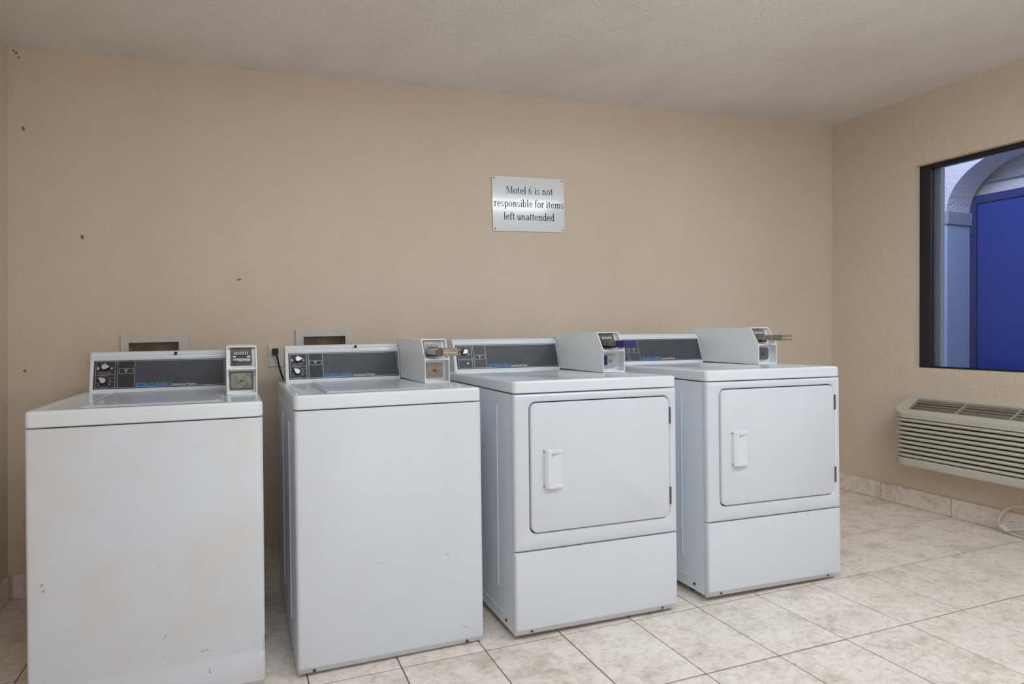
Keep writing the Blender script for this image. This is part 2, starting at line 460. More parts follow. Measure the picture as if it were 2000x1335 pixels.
# ------------------------------------------------------------------ wall fixtures
# notice sign with hand-drawn serif lettering
def serif_glyph(ch):
    polys = []
    def R(a, b, c, d): polys.append([(a, b), (c, b), (c, d), (a, d)])
    def A(cx, cy, rx, ry, tx, ty, a0, a1, n=18):
        n = max(4, int(n * abs(a1 - a0) / 360) + 2)
        for k in range(n):
            p = []
            for t, o in ((a0 + (a1 - a0) * k / n, 1), (a0 + (a1 - a0) * (k + 1) / n, 1), (a0 + (a1 - a0) * (k + 1) / n, 0), (a0 + (a1 - a0) * k / n, 0)):
                c, s = cos(radians(t)), sin(radians(t))
                p.append((cx + (rx - (0 if o else tx)) * c, cy + (ry - (0 if o else ty)) * s))
            polys.append(p)
    def stem(x, y0, y1): R(x - .008, y0, x + .096, y1)
    def foot(x, y=0): R(x - .055, y, x + .14, y + .042)
    def flag(x, y): polys.append([(x - .06, y - .045), (x + .02, y - .05), (x + .02, y), (x - .01, y)]); 
    if ch == 'M':
        R(.085, 0, .13, .7); R(.66, 0, .75, .7); foot(.08); foot(.665); R(.02, .67, .18, .7); R(.64, .67, .82, .7)
        polys.append([(.10, .7), (.20, .7), (.45, .10), (.40, .02)]); polys.append([(.40, .02), (.45, .10), (.70, .7), (.66, .7)]); return polys, .86
    if ch == 'o': A(.25, .235, .22, .245, .100, .046, 0, 360, 28); return polys, .51
    if ch == 't':
        stem(.1, .1, .6); R(.02, .44, .30, .485); A(.235, .11, .135, .12, 0.082, .045, 180, 320); return polys, .33
    if ch == 'e':
        A(.25, .235, .215, .245, .100, .046, 8, 325, 28); R(.07, .24, .45, .284); return polys, .48
    if ch == 'l': stem(.1, 0, .74); foot(.1); flag(.1, .74); return polys, .29
    if ch == '6':
        A(.27, .215, .215, .225, .08, .032, 0, 360, 28); A(.47, .27, .415, .45, .085, .04, 98, 182, 30); return polys, .54
    if ch == 'i': stem(.1, 0, .47); foot(.1); flag(.1, .47); A(.142, .62, .058, .058, .057, .057, 0, 360, 14); return polys, .29
    if ch == 's':
        A(.2, .35, .155, .125, .078, .046, 25, 262); A(.2, .118, .165, .13, .082, .048, -155, 95); return polys, .40
    if ch in 'nrmu':
        if ch == 'u':
            stem(.09, .15, .47); flag(.09, .47); A(.235, .17, .145, .18, .098, .055, 180, 345); stem(.36, 0, .47); flag(.36, .47); R(.36, 0, .5, .03); return polys, .53
        stem(.09, 0, .47); foot(.09); flag(.09, .47)
        if ch == 'r':
            A(.275, .33, .125, .15, .06, .05, 70, 175); A(.315, .42, .05, .05, .049, .049, 0, 360, 12); return polys, .39
        A(.31, .3, .145, .18, .098, .055, 0, 160); stem(.37, 0, .31); foot(.37)
        if ch == 'n': return polys, .56
        A(.59, .3, .145, .18, .098, .055, 0, 160); stem(.65, 0, .31); foot(.65); return polys, .84
    if ch == 'p': stem(.09, -.2, .47); foot(.09, -.2); flag(.09, .47); A(.285, .235, .21, .245, .098, .046, 0, 360, 28); return polys, .54
    if ch == 'b': stem(.08, 0, .74); flag(.08, .74); A(.285, .235, .21, .245, .098, .046, 0, 360, 28); return polys, .54
    if ch == 'd': stem(.37, 0, .74); flag(.37, .74); R(.37, 0, .5, .03); A(.25, .235, .21, .245, .098, .046, 0, 360, 28); return polys, .54
    if ch == 'f': stem(.1, 0, .6); foot(.1); R(.02, .44, .31, .485); A(.27, .58, .17, .165, .085, .04, 35, 180); A(.37, .66, .045, .045, .044, .044, 0, 360, 12); return polys, .34
    if ch == 'a':
        stem(.32, .02, .34); A(.23, .32, .175, .16, .096, .048, 0, 160); A(.215, .135, .17, .145, .092, .046, 0, 360, 24); R(.32, 0, .46, .03); return polys, .49
    return polys, .24

sign = empty('notice_sign', Matrix.Translation((2.4675, -.002, 1.7465)) @ Matrix.Rotation(radians(-.35), 4, 'Y'))
tag(sign, 'white rectangular notice sign with navy serif lettering on the tan wall', 'sign')
SW, SH = .4395, .2935
b = B()
o0 = rr(-SW / 2, SW / 2, -SH / 2, SH / 2, .010, 5)
loft(b, [[(x, 0, z) for x, z in o0], [(x, -.003, z) for x, z in o0], [(x * .996, -.0038, z * .994) for x, z in o0]])
obj('panel', b, M_SIGN, sign)
b = B()
def sign_line(txt, x0, x1, base, cap):
    gl = [serif_glyph(c) for c in txt]; tot = sum(g[1] for g in gl); s = (x1 - x0) / tot; sy = cap / .7; x = x0
    for polys, adv in gl:
        for p in polys:
            vs = [b.verts.new((x + px * s - 2.4675, -.0042, base + pz * sy - 1.7465)) for px, pz in p]
            try: b.faces.new(vs)
            except ValueError: pass
        x += adv * s
sign_line('Motel 6 is not', 2.330, 2.617, 1.801, .0385)
sign_line('responsible for items', 2.256, 2.683, 1.731, .0385)
sign_line('left unattended', 2.311, 2.622, 1.661, .0385)
lt = obj('lettering', b, M_NAVY, sign)
for x in (-1, 1):
    for z in (-1, 1):
        b = B(); cyl(b, (x * (SW / 2 - .012), -.0038, z * (SH / 2 - .012)), (0, -1, 0), .0042, .0016, 10, .003)
        obj('screw', b, M_STEELD, sign)

def supply_box(label, outer, hole):
    x0, x1, z0, z1 = outer; a0, a1, c0, c1 = hole
    t = empty('washer_supply_box', Matrix.Translation(((x0 + x1) / 2, -.001, z0)))
    tag(t, label, 'supply box', 'recessed washer supply boxes')
    ox, oz = (x0 + x1) / 2, z0
    b = B()
    O = [(x0 - ox, 0), (x1 - ox, 0), (x1 - ox, z1 - oz), (x0 - ox, z1 - oz)]; I = [(a0 - ox, c0 - oz), (a1 - ox, c0 - oz), (a1 - ox, c1 - oz), (a0 - ox, c1 - oz)]
    def shr(P, k): 
        mx = sum(p[0] for p in P) / 4; mz = sum(p[1] for p in P) / 4
        return [(p[0] + (k if p[0] < mx else -k), p[1] + (k if p[1] < mz else -k)) for p in P]
    L = [[(x, 0, z) for x, z in O], [(x, -.006, z) for x, z in O], [(x, -.009, z) for x, z in shr(O, .003)], [(x, -.009, z) for x, z in shr(I, -.002)], [(x, -.006, z) for x, z in I], [(x, .012, z) for x, z in I]]
    loft(b, L, True, False, False)
    obj('frame', b, M_BOX, t)
    b = B()
    e = .0008
    loft(b, [[(x, .012, z) for x, z in shr(I, e)], [(x, .085, z) for x, z in shr(I, e + .004)]], True, False, True)
    obj('recess', b, M_RECESS, t)
    for k in (-.045, .045):
        b = B(); cyl(b, (k, .05, c0 - oz + .004), (0, 0, 1), .011, .05, 12); cyl(b, (k, .05, c0 - oz + .03), (0, -1, 0), .008, .02, 10)
        obj('valve', b, M_BRASS, t)
supply_box('white framed recessed supply box behind the leftmost washer', (.4312, .7096, .870, 1.0893), BOX1)
supply_box('white framed recessed supply box behind the second washer, right of the black plug', (1.1923, 1.4724, .876, 1.0992), BOX2)

def outlet(label, x0, x1, z0, z1, plug=False):
    cx, cz = (x0 + x1) / 2, (z0 + z1) / 2; w, h = (x1 - x0) / 2, (z1 - z0) / 2
    t = empty('outlet_plate', Matrix.Translation((cx, -.0005, cz))); tag(t, label, 'outlet', 'wall outlet plates')
    b = B(); O = rr(-w, w, -h, h, .003, 3)
    loft(b, [[(x, 0, z) for x, z in O], [(x, -.0035, z) for x, z in O], [(x * .95, -.006, z * .97) for x, z in O]])
    obj('cover_plate', b, M_PLATE, t)
    for s in (1, -1):
        b = B(); O = rr(-.0155, .0155, s * .0195 - .0135, s * .0195 + .0135, .009, 5)
        loft(b, [[(x, -.004, z) for x, z in O], [(x, -.0078, z) for x, z in O]])
        f = obj('receptacle', b, M_PLATE, t)
        b = B()
        for sx in (-.006, .006): bx(b, sx - .0011, sx + .0011, -.0083, -.0077, s * .0195 - .002, s * .0195 + .007)
        cyl(b, (0, -.0077, s * .0195 - .0075), (0, -1, 0), .0026, .0006, 8)
        obj('slots', b, M_BLACK, f)['kind'] = 'stuff'
    b = B(); cyl(b, (0, -.006, 0), (0, -1, 0), .003, .0012, 8); obj('screw', b, M_STEEL, t)
outlet('ivory outlet plate partly hidden behind the leftmost washer console', .3067, .372, .9144, 1.023)
outlet('ivory duplex outlet plate between the first two washers with a black plug', 1.0645, 1.129, .9255, 1.032)

def power_cord(label, x, z, path):
    t = empty('power_cord', Matrix.Translation((x, -.0085, z))); tag(t, label, 'cord', 'black washer power cords')
    b = B(); loft(b, [[(p, y, q) for p, q in rr(-w, w, -h, h, .004, 3)] for y, w, h in ((0, .012, .013), (-.006, .0145, .015), (-.022, .0135, .014), (-.028, .009, .011))])
    obj('plug', b, M_BLACK, t)
    b = B(); tube(b, spline(path, 6), .0046, 8); obj('cable', b, M_BLACK, t, True)
power_cord('black cord and plug behind the left end of the leftmost washer console', .339, .988, [(0, -.02, -.004), (.004, -.03, -.03), (.012, -.03, -.1), (.02, -.028, -.2), (.03, -.028, -.35)])
power_cord('black cord hanging from the outlet between the first two washers', 1.0965, .9975, [(.004, -.022, -.004), (.006, -.03, -.02), (.013, -.03, -.06), (.026, -.028, -.11), (.045, -.027, -.155), (.075, -.027, -.22), (.1, -.027, -.35)])

# ------------------------------------------------------------------ laundry machines
def mframe(x, y, r, t, w, dz):
    e1 = Vector((cos(r) * cos(t), sin(r) * cos(t), -sin(t))); e3 = Vector((cos(r) * sin(t), sin(r) * sin(t), cos(t))); e2 = Vector((-sin(r), cos(r), 0))
    m = Matrix.Identity(4)
    for i in range(3): m[i][0] = e1[i]; m[i][1] = e2[i]; m[i][2] = e3[i]
    m[0][3] = x + cos(r) * w / 2; m[1][3] = y + sin(r) * w / 2; m[2][3] = dz
    return m

def panel_loop(w, d, r, y0=0.0, n=5):
    """plan outline of a wrap-round front panel, open at the back: points (x, y)"""
    out = [(-w, d)]
    for k in range(n + 1): t = radians(180 + 90 * k / n); out.append((-w + r + r * cos(t), y0 + r + r * sin(t)))
    for k in range(n + 1): t = radians(270 + 90 * k / n); out.append((w - r + r * cos(t), y0 + r + r * sin(t)))
    out.append((w, d)); return out

def rounded_panel(bm, w, d, r, z0, z1, ins=.003, kick=0.0, kickz=0.0, dent=False):
    """solid panel with rounded vertical front corners; optional kick strip sloping back below z0"""
    P = panel_loop(w, d, r); Q = panel_loop(w - ins, d, max(r - ins, .002), ins)
    L = []
    if kick:
        K = panel_loop(w - .004, d, r, kick); L += [[(x, y, kickz) for x, y in panel_loop(w - .006, d, r, kick + .004)], [(x, y, kickz + .004) for x, y in K]]
        L += [[(x, y, z0) for x, y in P]]
        if dent:
            L += [[(x, y, .106) for x, y in P]]
            L += [[(x - (.006 if x > w - .02 else 0), y + (.004 if x > w - .02 and y < .01 else 0), zz) for x, y in P] for zz in (.116, .122)]
            L += [[(x, y, .165) for x, y in P]]
    else:
        L += [[(x, y, z0) for x, y in Q], [(x, y, z0 + ins) for x, y in P]]
    L += [[(x, y, z1 - ins) for x, y in P], [(x, y, z1 - ins * .3) for x, y in panel_loop(w - ins * .3, d, r, ins * .3)], [(x, y, z1) for x, y in Q]]
    loft(bm, L)

def rounded_top(bm, w, D, z0, z1, drop, r=.016, e=.009):
    def lp(i, z): return [(x, y, z - (drop * (y / D) if z > z0 + .01 else 0)) for x, y in [(p[0], p[1]) for p in rr(-w + i, w - i, 0 + i, D - i, r, 5)]]
    L = [lp(.003, z0), lp(0, z0 + .003)]
    for k in range(0, 6):
        a = pi / 2 * k / 5; L.append(lp(e * (1 - cos(a)), z1 - e + e * sin(a)))
    # slightly sunken field inside the rolled rim
    L.append(lp(e + .012, z1)); L.append(lp(e + .022, z1 - .003))
    loft(bm, L)

def console(parent, kind, xl, xr, zb, yb=.53):
    Hc = .155 if kind == 'washer' else .149
    prof = [(yb, 0), (yb + .0315, .1285), (yb + .0295, .1315), (yb + .031, .1365), (yb + .036, .1385), (yb + .041, .1415), (yb + .043, .146), (yb + .047, Hc - .002), (yb + .054, Hc), (yb + .088, Hc), (yb + .088, 0)]
    b = B(); prism(b, [(p[0], p[1] + zb) for p in prof], 0, xl, xr, .004, 2)
    c = obj('console', b, M_TOP, parent, True)
    f = Vector((0, .0315, .1285)).normalized(); n = Vector((0, -f.z, f.y))
    o = Vector((0, yb, zb))
    def P(x, u, h=0): return o + Vector((x, 0, 0)) + f * u + n * h
    def pb(bm, x0, x1, u0, u1, h0, h1, bev=0): bx(bm, x0, x1, h0, h1, u0, u1, bev, 1, lambda v: P(v.x, v.z, v.y))
    px0, px1, u0, u1 = xl + .013, xr - .005, .0155, .126
    b = B(); pb(b, px0, px1, u0, u1, -.002, .0008); obj('panel_surround', b, M_BLACK, c)
    b = B(); pb(b, px0 + .004, px1 - .003, u0 + .003, u1 - .003, -.002, .0016); obj('control_panel', b, M_PANEL, c)
    # black control field on the left
    b = B(); pb(b, px0 + .004, px0 + .145, u0 + .003, u1 - .003, .0012, .0019)
    obj('control_field', b, M_PANEL2 if kind == 'washer' else M_PANEL, c)
    # silver lines
    b = B(); h = (.0018, .0026)
    xa, xb_, xc, xd = px0 + .006, px0 + .074, px0 + .083, px0 + .143
    lw = .0015
    for x in (xa, xb_, xc, xd): pb(b, x, x + lw, u0 + .004, u1 - .004, *h)
    for u in (u0 + .003, u1 - .0045): pb(b, xa, px1 - .006, u, u + lw, *h)
    pb(b, px1 - .006, px1 - .0045, u0 + .003, u1 - .004, *h)
    ub = u0 + .052 if kind == 'washer' else u0 + .040
    pb(b, xa + .002, xb_, ub + .002, ub + .0032, *h)
    # digital display outline
    dz0, dz1 = (.073, .092) if kind == 'washer' else (.058, .078)
    for u in (dz0, dz1): pb(b, xc + .005, xd - .004, u, u + .0012, *h)
    for x in (xc + .005, xd - .0052): pb(b, x, x + .0012, dz0, dz1, *h)
    obj('silver_lines', b, M_SILVER, c)['kind'] = 'stuff'
    b = B()
    pb(b, (xc + xd) / 2 - .006, (xc + xd) / 2 + .006, dz1 - .006, dz1 - .0035, *h); pb(b, (xc + xd) / 2 - .0012, (xc + xd) / 2 + .0012, dz0 + .003, dz1 - .008, *h)
    if kind == 'washer':
        for x, u, w_, hh in ((xa + .009, .095, .0035, .010), (xa + .033, .109, .0035, .010), (xa + .056, .095, .0035, .010)):
            cyl(b, P(x, u, .0018), n, w_, .0006, 10); pb(b, x - .002, x + .002, u, u + hh - .003, *h)
    else:
        for x, u in ((xa + .011, .105), (xa + .012, .084), (xa + .056, .083)): cyl(b, P(x, u, .0018), n, .0035, .0006, 10)
    obj('printed_icons', b, M_PRINTW, c)['kind'] = 'stuff'
    b = B()
    rows = [(.079, .007, .055), (.074, .010, .052), (.065, .016, .046), (.057, .001, .020), (.058, .042, .064), (.041, .044, .062), (.038, .002, .018), (.022, .018, .046)] if kind == 'washer' else \
        [(.116, .008, .026), (.116, .036, .058), (.074, .010, .026), (.0755, .034, .055), (.062, .014, .044), (.080, .046, .060)]
    for u, a, d in rows: pb(b, xa + a, xa + d, u, u + .0022, *h)
    for u, x in (((.050, .052), (.034, .051), (.031, .012)) if kind == 'washer' else ((.026, .034),)): cyl(b, P(xa + x, u, .0018), n, .0035, .0006, 8)
    obj('printed_captions', b, M_PRINTG, c)['kind'] = 'stuff'
    # knobs
    def knob(x, u, ang, s=1.0):
        def tear(k, hh):
            pts = []; r_, tip = .0105 * k * s, .021 * k * s
            for i in range(15): a = radians(55 + 250 * i / 14); pts.append((r_ * cos(a), r_ * sin(a)))
            pts.append((tip, 0))
            ca, sa = cos(ang), sin(ang)
            return [P(x + p * ca - q * sa, u + p * sa + q * ca, hh) for p, q in pts]
        b = B(); loft(b, [tear(1.22, .0015), tear(1.15, .012)]); k = obj('knob', b, M_BLACK, c)
        b = B(); loft(b, [tear(1.0, .0118), tear(.94, .0145)]); obj('knob_cap', b, M_KNOB, c)
    if kind == 'washer':
        knob(xa + .0325, .1005, radians(0)); knob(xa + .029, .0475, radians(140))
    else:
        knob(xa + .037, .094, radians(215))
        b = B(); cyl(b, P(xa + .042, .039, .0012), n, .0058, .008, 14, .0045); obj('start_button', b, M_KNOB, c)
    # printed names
    lx = px0 + .1495
    if kind == 'washer':
        text_mesh('brand_lettering', 'ECON-O-WASH', .117, .0165, M_PRINTB, c, lambda u, v: P(lx + u, .0195 + v, .0021), .022)
        text_mesh('lettering', 'Commercial Washer', .098, .0098, M_PRINTW, c, lambda u, v: P(lx + .124 + u, .0215 + v, .0021), .012)
    else:
        text_mesh('brand_lettering', 'ECON-O-DRY', .105, .0165, M_PRINTB, c, lambda u, v: P(lx + .006 + u, .0195 + v, .0021), .022)
        text_mesh('lettering', 'Commercial Dryer', .086, .0098, M_PRINTW, c, lambda u, v: P(lx + .116 + u, .0215 + v, .0021), .012)
    if kind == 'washer':
        b = B(); xm = xl + .61 * (xr - xl); cyl(b, (xm, yb + .034, zb + .1440), (0, -.75, .66), .0058, .006, 12)
        obj('screw_hole_plug', b, M_BLACK, c)
    return c

def coin_meter(parent, kind, x0, x1, zb, style):
    """coin box on the right end of the console: open folded shell with the coin mechanism and vault door inside"""
    yf, yt, yr = .2475, .286, .600
    zk, zt = zb + .092, zb + .170
    tk = .0035
    b = B()
    side = [(yf, zb), (yf, zk), (yt, zt), (yr, zt), (yr, zb)]
    prism(b, side, 0, x0, x0 + tk); prism(b, side, 0, x1 - tk, x1)
    bx(b, x0 + tk, x1 - tk, yt, yr, zt - tk, zt)
    bx(b, x0 + tk, x1 - tk, yf, yf + .004, zb, zb + .006)
    bx(b, x0 + tk, x1 - tk, yf + .004, yr, zb, zb + .003)
    bx(b, x0 + tk, x1 - tk, yf, yf + .034, zk - .003, zk + .0025)
    bx(b, x0 + tk, x1 - tk, yf + .030, yr, zb + .003, zk - .003)
    prism(b, [(yf + .034, zk + .0025), (yt + .016, zt - tk), (yr, zt - tk), (yr, zk + .0025)], 0, x0 + tk, x1 - tk)
    c = obj('coin_meter', b, M_METER, parent)
    xm = (x0 + x1) / 2; hw = (x1 - x0) / 2
    # mechanism plate on the slanted upper recess
    a = Vector((0, yt + .016 - yf - .034, zt - tk - zk - .0025)); f = a.normalized(); n = Vector((0, -f.z, f.y))
    o = Vector((xm, yf + .034, zk + .0025)); LU = a.length
    def P(x, u, h): return o + Vector((x, 0, 0)) + f * u + n * h
    def pb(bm, xa, xb_, ua, ub, ha, hb, bev=0): bx(bm, xa, xb_, ha, hb, ua, ub, bev, 1, lambda v: P(v.x, v.z, v.y))
    mw = hw * .74
    b = B(); pb(b, -mw, mw * .93, .006, LU - .006, -.001, .006, .001); mech = obj('coin_mechanism', b, M_STEEL if style in ('grey', 'plain') else M_STEELD, c)
    b = B(); pb(b, -mw * .62, mw * .52, LU * .42, LU * .60, .0055, .0066); pb(b, -mw * .7, mw * .6, LU * .60, LU * .73, .0055, .0064)
    pb(b, -mw * .78, -mw * .72, .008, .022, .0055, .0068); pb(b, -mw * .06, mw * .03, .008, .022, .0055, .0068); pb(b, mw * .62, mw * .68, .008, .022, .0055, .0068)
    obj('coin_slot', b, M_BLACK, c)['kind'] = 'stuff'
    b = B()
    for k in range(8): x = -mw * .6 + k * mw * 1.12 / 7; pb(b, x - .0016, x + .0010, LU * .585, LU * .74, .006, .0085)
    obj('coin_slot_teeth', b, M_PRINTW, c)['kind'] = 'stuff'
    # coin slide: pushed home on the first machine, standing out towards the room on the others
    if style == 'steel':
        b = B(); pb(b, -mw * .78, mw * .80, LU * .22, LU * .45, .005, .0125, .002); obj('coin_slide', b, M_STEEL, c)
        b = B(); pb(b, -mw * .80, -mw * .52, LU * .43, LU * .50, .005, .016, .001); pb(b, mw * .46, mw * .80, LU * .43, LU * .50, .005, .016, .001); obj('slide_guide', b, M_KNOB, c)['kind'] = 'stuff'
        b = B(); pb(b, -mw * .7, mw * .66, LU * .40, LU * .43, .0118, .0130); pb(b, -mw * .78, -mw * .3, LU * .24, LU * .28, .0118, .0130); obj('slide_slot', b, M_BLACK, c)['kind'] = 'stuff'
        b = B()
        for k in range(9): x = -mw * .74 + k * mw * 1.46 / 8; pb(b, x - .0024, x + .0024, LU * .315, LU * .345, .012, .0134)
        obj('coin_marks', b, M_PRINTW, c)['kind'] = 'stuff'
    else:
        zs = zk + .026
        yend = .126 if kind == 'washer' else .160
        ms = M_BRASS
        b = B(); bx(b, xm - .031, xm + .027, .205, yf + .045, zs - .006, zs + .016, .002, 1)
        sl = obj('coin_slide', b, M_STEEL if style == 'blue' else M_CLEAR if style == 'grey' else M_BRASS, c)
        b = B(); bx(b, xm - .026, xm + .026, yend + .048, .207, zs - .003, zs + .012, .001, 1); obj('slide_bar', b, ms if style != 'blue' else M_STEEL, c)
        b = B()
        bx(b, xm - .0285, xm + .0285, yend, yend + .05, zs - .008, zs + (.021 if style == 'grey' else .017), .002, 1)
        if style == 'blue': bx(b, xm - .034, xm + .034, yend - .004, yend + .06, zs - .012, zs - .004, .002, 1)
        obj('slide_handle', b, M_BLUEP if style == 'blue' else ms, c)
        b = B()
        for k in range(8): x = xm - .022 + k * .0062; bx(b, x, x + .0034, yend - .0006, yend + .0002, zs + .003, zs + .0062)
        if style != 'blue': obj('coin_marks', b, M_PRINTW, c).__setitem__('kind', 'stuff')
        else: b.free()
    # vault door in the lower recess
    yv = yf + .030
    if style == 'steel':
        b = B(); bx(b, xm - .043, xm + .040, yv - .004, yv + .001, zb + .014, zb + .080, .001, 1); obj('gasket', b, M_GREYPL, c)
    vm = {'steel': M_STEEL, 'grey': M_BRASS, 'blue': M_CLEAR, 'plain': M_GREYD}[style]
    b = B(); O = rr(xm - .038, xm + .033, zb + .020, zb + .076, .004 if style in ('steel', 'grey') else .012, 4)
    loft(b, [[(x, yv, z) for x, z in O], [(x, yv - .007, z) for x, z in O], [(x * .98 + xm * .02, yv - .009, z * .985 + (zb + .048) * .015) for x, z in O]])
    obj('vault_door', b, vm, c)
    b = B(); cyl(b, (xm - .002, yv - .008, zb + .047), (0, -1, 0), .0085, .005, 16, .0075); obj('lock', b, M_STEEL if style in ('steel', 'grey') else M_GREYD if style == 'plain' else M_CLEAR, c)
    b = B(); cyl(b, (xm - .002, yv - .0131, zb + .047), (0, -1, 0), .004, .0006, 10); obj('keyhole', b, M_BLACK, c)
    if style == 'blue':
        b = B(); bx(b, xm - .036, xm - .016, yv - .0098, yv - .0085, zb + .030, zb + .070); obj('blue_sticker', b, M_BLUEP, c)
    return c

def feet(parent, w, mwm, zbody):
    for x in (-w + .05, w - .05):
        for y in (.11, .52):
            base = mwm @ Vector((x, y, 0)); zf = -base.z / mwm[2][2] + .0006
            b = B(); cyl(b, (x, y, zf), (0, 0, 1), .016, .006, 12); cyl(b, (x, y, zf + .006), (0, 0, 1), .006, max(zbody + .03 - zf - .006, .01), 10)
            obj('leveling_foot', b, M_DARK, parent)

def bolt(parent, p, n):
    b = B(); cyl(b, p, n, .0055, .0035, 6, .005); obj('bolt', b, M_STEELD, parent)

DEP = .60
def washer(label, x, y, r, t, dz, style):
    w = .32
    mwm = mframe(x, y, r, t, .64023, dz)
    T = empty('washer', mwm); tag(T, label, 'washer', 'top-load coin washers')
    zg, zt = .833, .882
    b = B(); bx(b, -w + .001, w - .001, .018, DEP, .008, zg - .002, .002, 1)
    for yy, z0 in ((.17, .10), (.39, .12)):                           # two embossed ribs down each side
        for s in (-1, 1): bx(b, *(sorted((s * (w - .002), s * (w + .0018)))), yy - .0022, yy + .0022, z0, .775)
    obj('cabinet', b, M_SIDE, T)
    b = B(); rounded_panel(b, w, .0175, .011, .030, zg - .001, .003, .0135, .003, style == 'steel')
    fp = obj('front_panel', b, {'steel': M_STAIN, 'grey': M_ENAMEL2}[style], T, True, None, 24)
    for s in (-.268, .258): bolt(T, (s, .0075, .016), (0, -1, -.3))
    b = B(); rounded_top(b, w + .001, DEP, zg + .0025, zt, .010); obj('top', b, M_TOP, T, True)
    # hinged lid with a shallow scoop
    b = B(); nx, ny = 26, 16; lx0, lx1, ly0, ly1 = -.205, .203, .050, .505
    def zdeck(yy): return zt - .003 - .010 * yy / DEP
    G = []
    for j in range(ny + 1):
        row = []
        for i in range(nx + 1):
            u, v = i / nx, j / ny; xx = lx0 + (lx1 - lx0) * u; yy = ly0 + (ly1 - ly0) * v
            rim = min(1, min(u, 1 - u) * 11) * min(1, min(v, 1 - v) * 7); rim = rim * rim * (3 - 2 * rim)
            edge = 0 if (i in (0, nx) or j in (0, ny)) else 1
            row.append(b.verts.new((xx, yy, zdeck(yy) + (.0008 if not edge else .0062) - .0036 * rim)))
        G.append(row)
    for j in range(ny):
        for i in range(nx): b.faces.new((G[j][i], G[j][i + 1], G[j + 1][i + 1], G[j + 1][i]))
    ld = obj('lid', b, M_TOP, T, True)
    console(T, 'washer', -.291, .209, .869)
    coin_meter(T, 'washer', .212, .3155, .8755, style)
    feet(T, w, mwm, .008)
    return T

def dryer(label, x, y, r, t, dz, style):
    w = .342
    mwm = mframe(x, y, r, t, .68368, dz)
    T = empty('dryer', mwm); tag(T, label, 'dryer', 'front-load coin dryers')
    zg, zt, zs = .850, .895, .305
    b = B(); bx(b, -w + .002, w - .002, .019, DEP, .018, zg - .002, .002, 1)
    for s in (-1, 1):
        bx(b, *(sorted((s * (w - .003), s * (w + .0008)))), .09, DEP - .04, .060, .063)
        bx(b, *(sorted((s * (w - .003), s * (w + .0006)))), .12, .122, .14, .80); 
    obj('cabinet', b, M_SIDE, T)
    # upper front panel round the door opening
    dx0, dx1, dz0, dz1 = -.279, .305, .368, .817
    R0 = .016
    b = B()
    N = 6
    def out(i, y_): return [(x_, y_, z_) for x_, z_ in rr(-w + i, w - i, zs + .0015 + i, zg - .001 - i, .004, N)]
    def hole(i, y_): return [(x_, y_, z_) for x_, z_ in rr(dx0 - .004 - i, dx1 + .004 + i, dz0 - .004 - i, dz1 + .004 + i, .027 + i, N)]
    loft(b, [out(0, .018), out(0, .011), out(.0012, .0055), out(.004, .0018), out(.009, 0), hole(.007, 0), hole(.003, .0012), hole(0, .005), hole(0, .018)], True, False, False)
    obj('front_panel', b, M_ENAMEL, T, True)
    b = B(); bx(b, dx0 - .01, dx1 + .01, .0155, .0185, dz0 - .01, dz1 + .01); obj('door_well', b, M_DARK, T)
    b = B(); O = rr(dx0, dx1, dz0, dz1, .025, N)
    def dl(i, y_): return [(x_, y_, z_) for x_, z_ in rr(dx0 + i, dx1 - i, dz0 + i, dz1 - i, .025 - i * .5, N)]
    loft(b, [dl(0, .014), dl(0, .001), dl(.0015, -.0022), dl(.005, -.0035)])
    d = obj('door', b, M_ENAMEL, T, True)
    # handle: raised pull, hollow on its hinge side
    hx0, hx1, hz0, hz1 = -.233, -.162, .522, .655
    b = B()
    yb_ = -.0036; yt_ = -.0185
    # gripping bar on the left, arms top and bottom tapering to the door on the right
    def bar(z): return [(hx0, yb_, z), (hx0 + .004, yt_ + .006, z), (hx0 + .012, yt_, z), (hx0 + .024, yt_ + .0005, z), (hx0 + .0265, yt_ + .004, z), (hx0 + .0265, yb_, z)]
    loft(b, [bar(hz0 + .002), bar(hz1 - .002)])
    for za, zb_ in ((hz0, hz0 + .012), (hz1 - .012, hz1)):
        prism(b, [(hx0, yb_), (hx0 + .004, yt_ + .006), (hx0 + .012, yt_ - .0005), (hx0 + .030, yt_), (hx1 - .003, yb_ - .0125), (hx1, yb_ - .010), (hx1, yb_)], 2, za, zb_, .0015, 1)
    prism(b, [(hx0 + .02, yb_), (hx1, yb_), (hx1, yb_ - .0085), (hx1 - .004, yb_ - .0105), (hx0 + .024, yb_ - .0008)], 2, hz0 + .004, hz1 - .004)
    obj('handle', b, M_TOP, d)
    for z0, z1 in ((.716, .778), (.415, .480)):
        b = B(); bx(b, dx1 + .0005, dx1 + .0045, -.004, .008, z0, z1)
        for q in range(3): zz = z0 + (z1 - z0) * (q + .5) / 3; cyl(b, (dx1 + .0025, -.0035, zz - .009), (0, 0, 1), .0034, .018, 8)
        obj('hinge', b, M_HINGE, T)
    b = B(); rounded_panel(b, w, .0185, .010, .040, zs - .0015, .0035, .0135, .012)
    obj('lower_panel', b, M_ENAMEL if style == 'blue' else M_ENAMEL3, T, True, None, 24)
    for s in (-.277, .275): bolt(T, (s, .008, .028), (0, -1, -.3))
    for s in (-1, 1): bolt(T, (s * (w - .002), .066, .043), (s, 0, 0))
    b = B(); rounded_top(b, w + .001, DEP, zg + .0025, zt, .009); obj('top', b, M_TOP, T, True)
    console(T, 'dryer', -.318, .219, .884)
    coin_meter(T, 'dryer', .2235, .3315, .890, style)
    feet(T, w, mwm, .018)
    return T

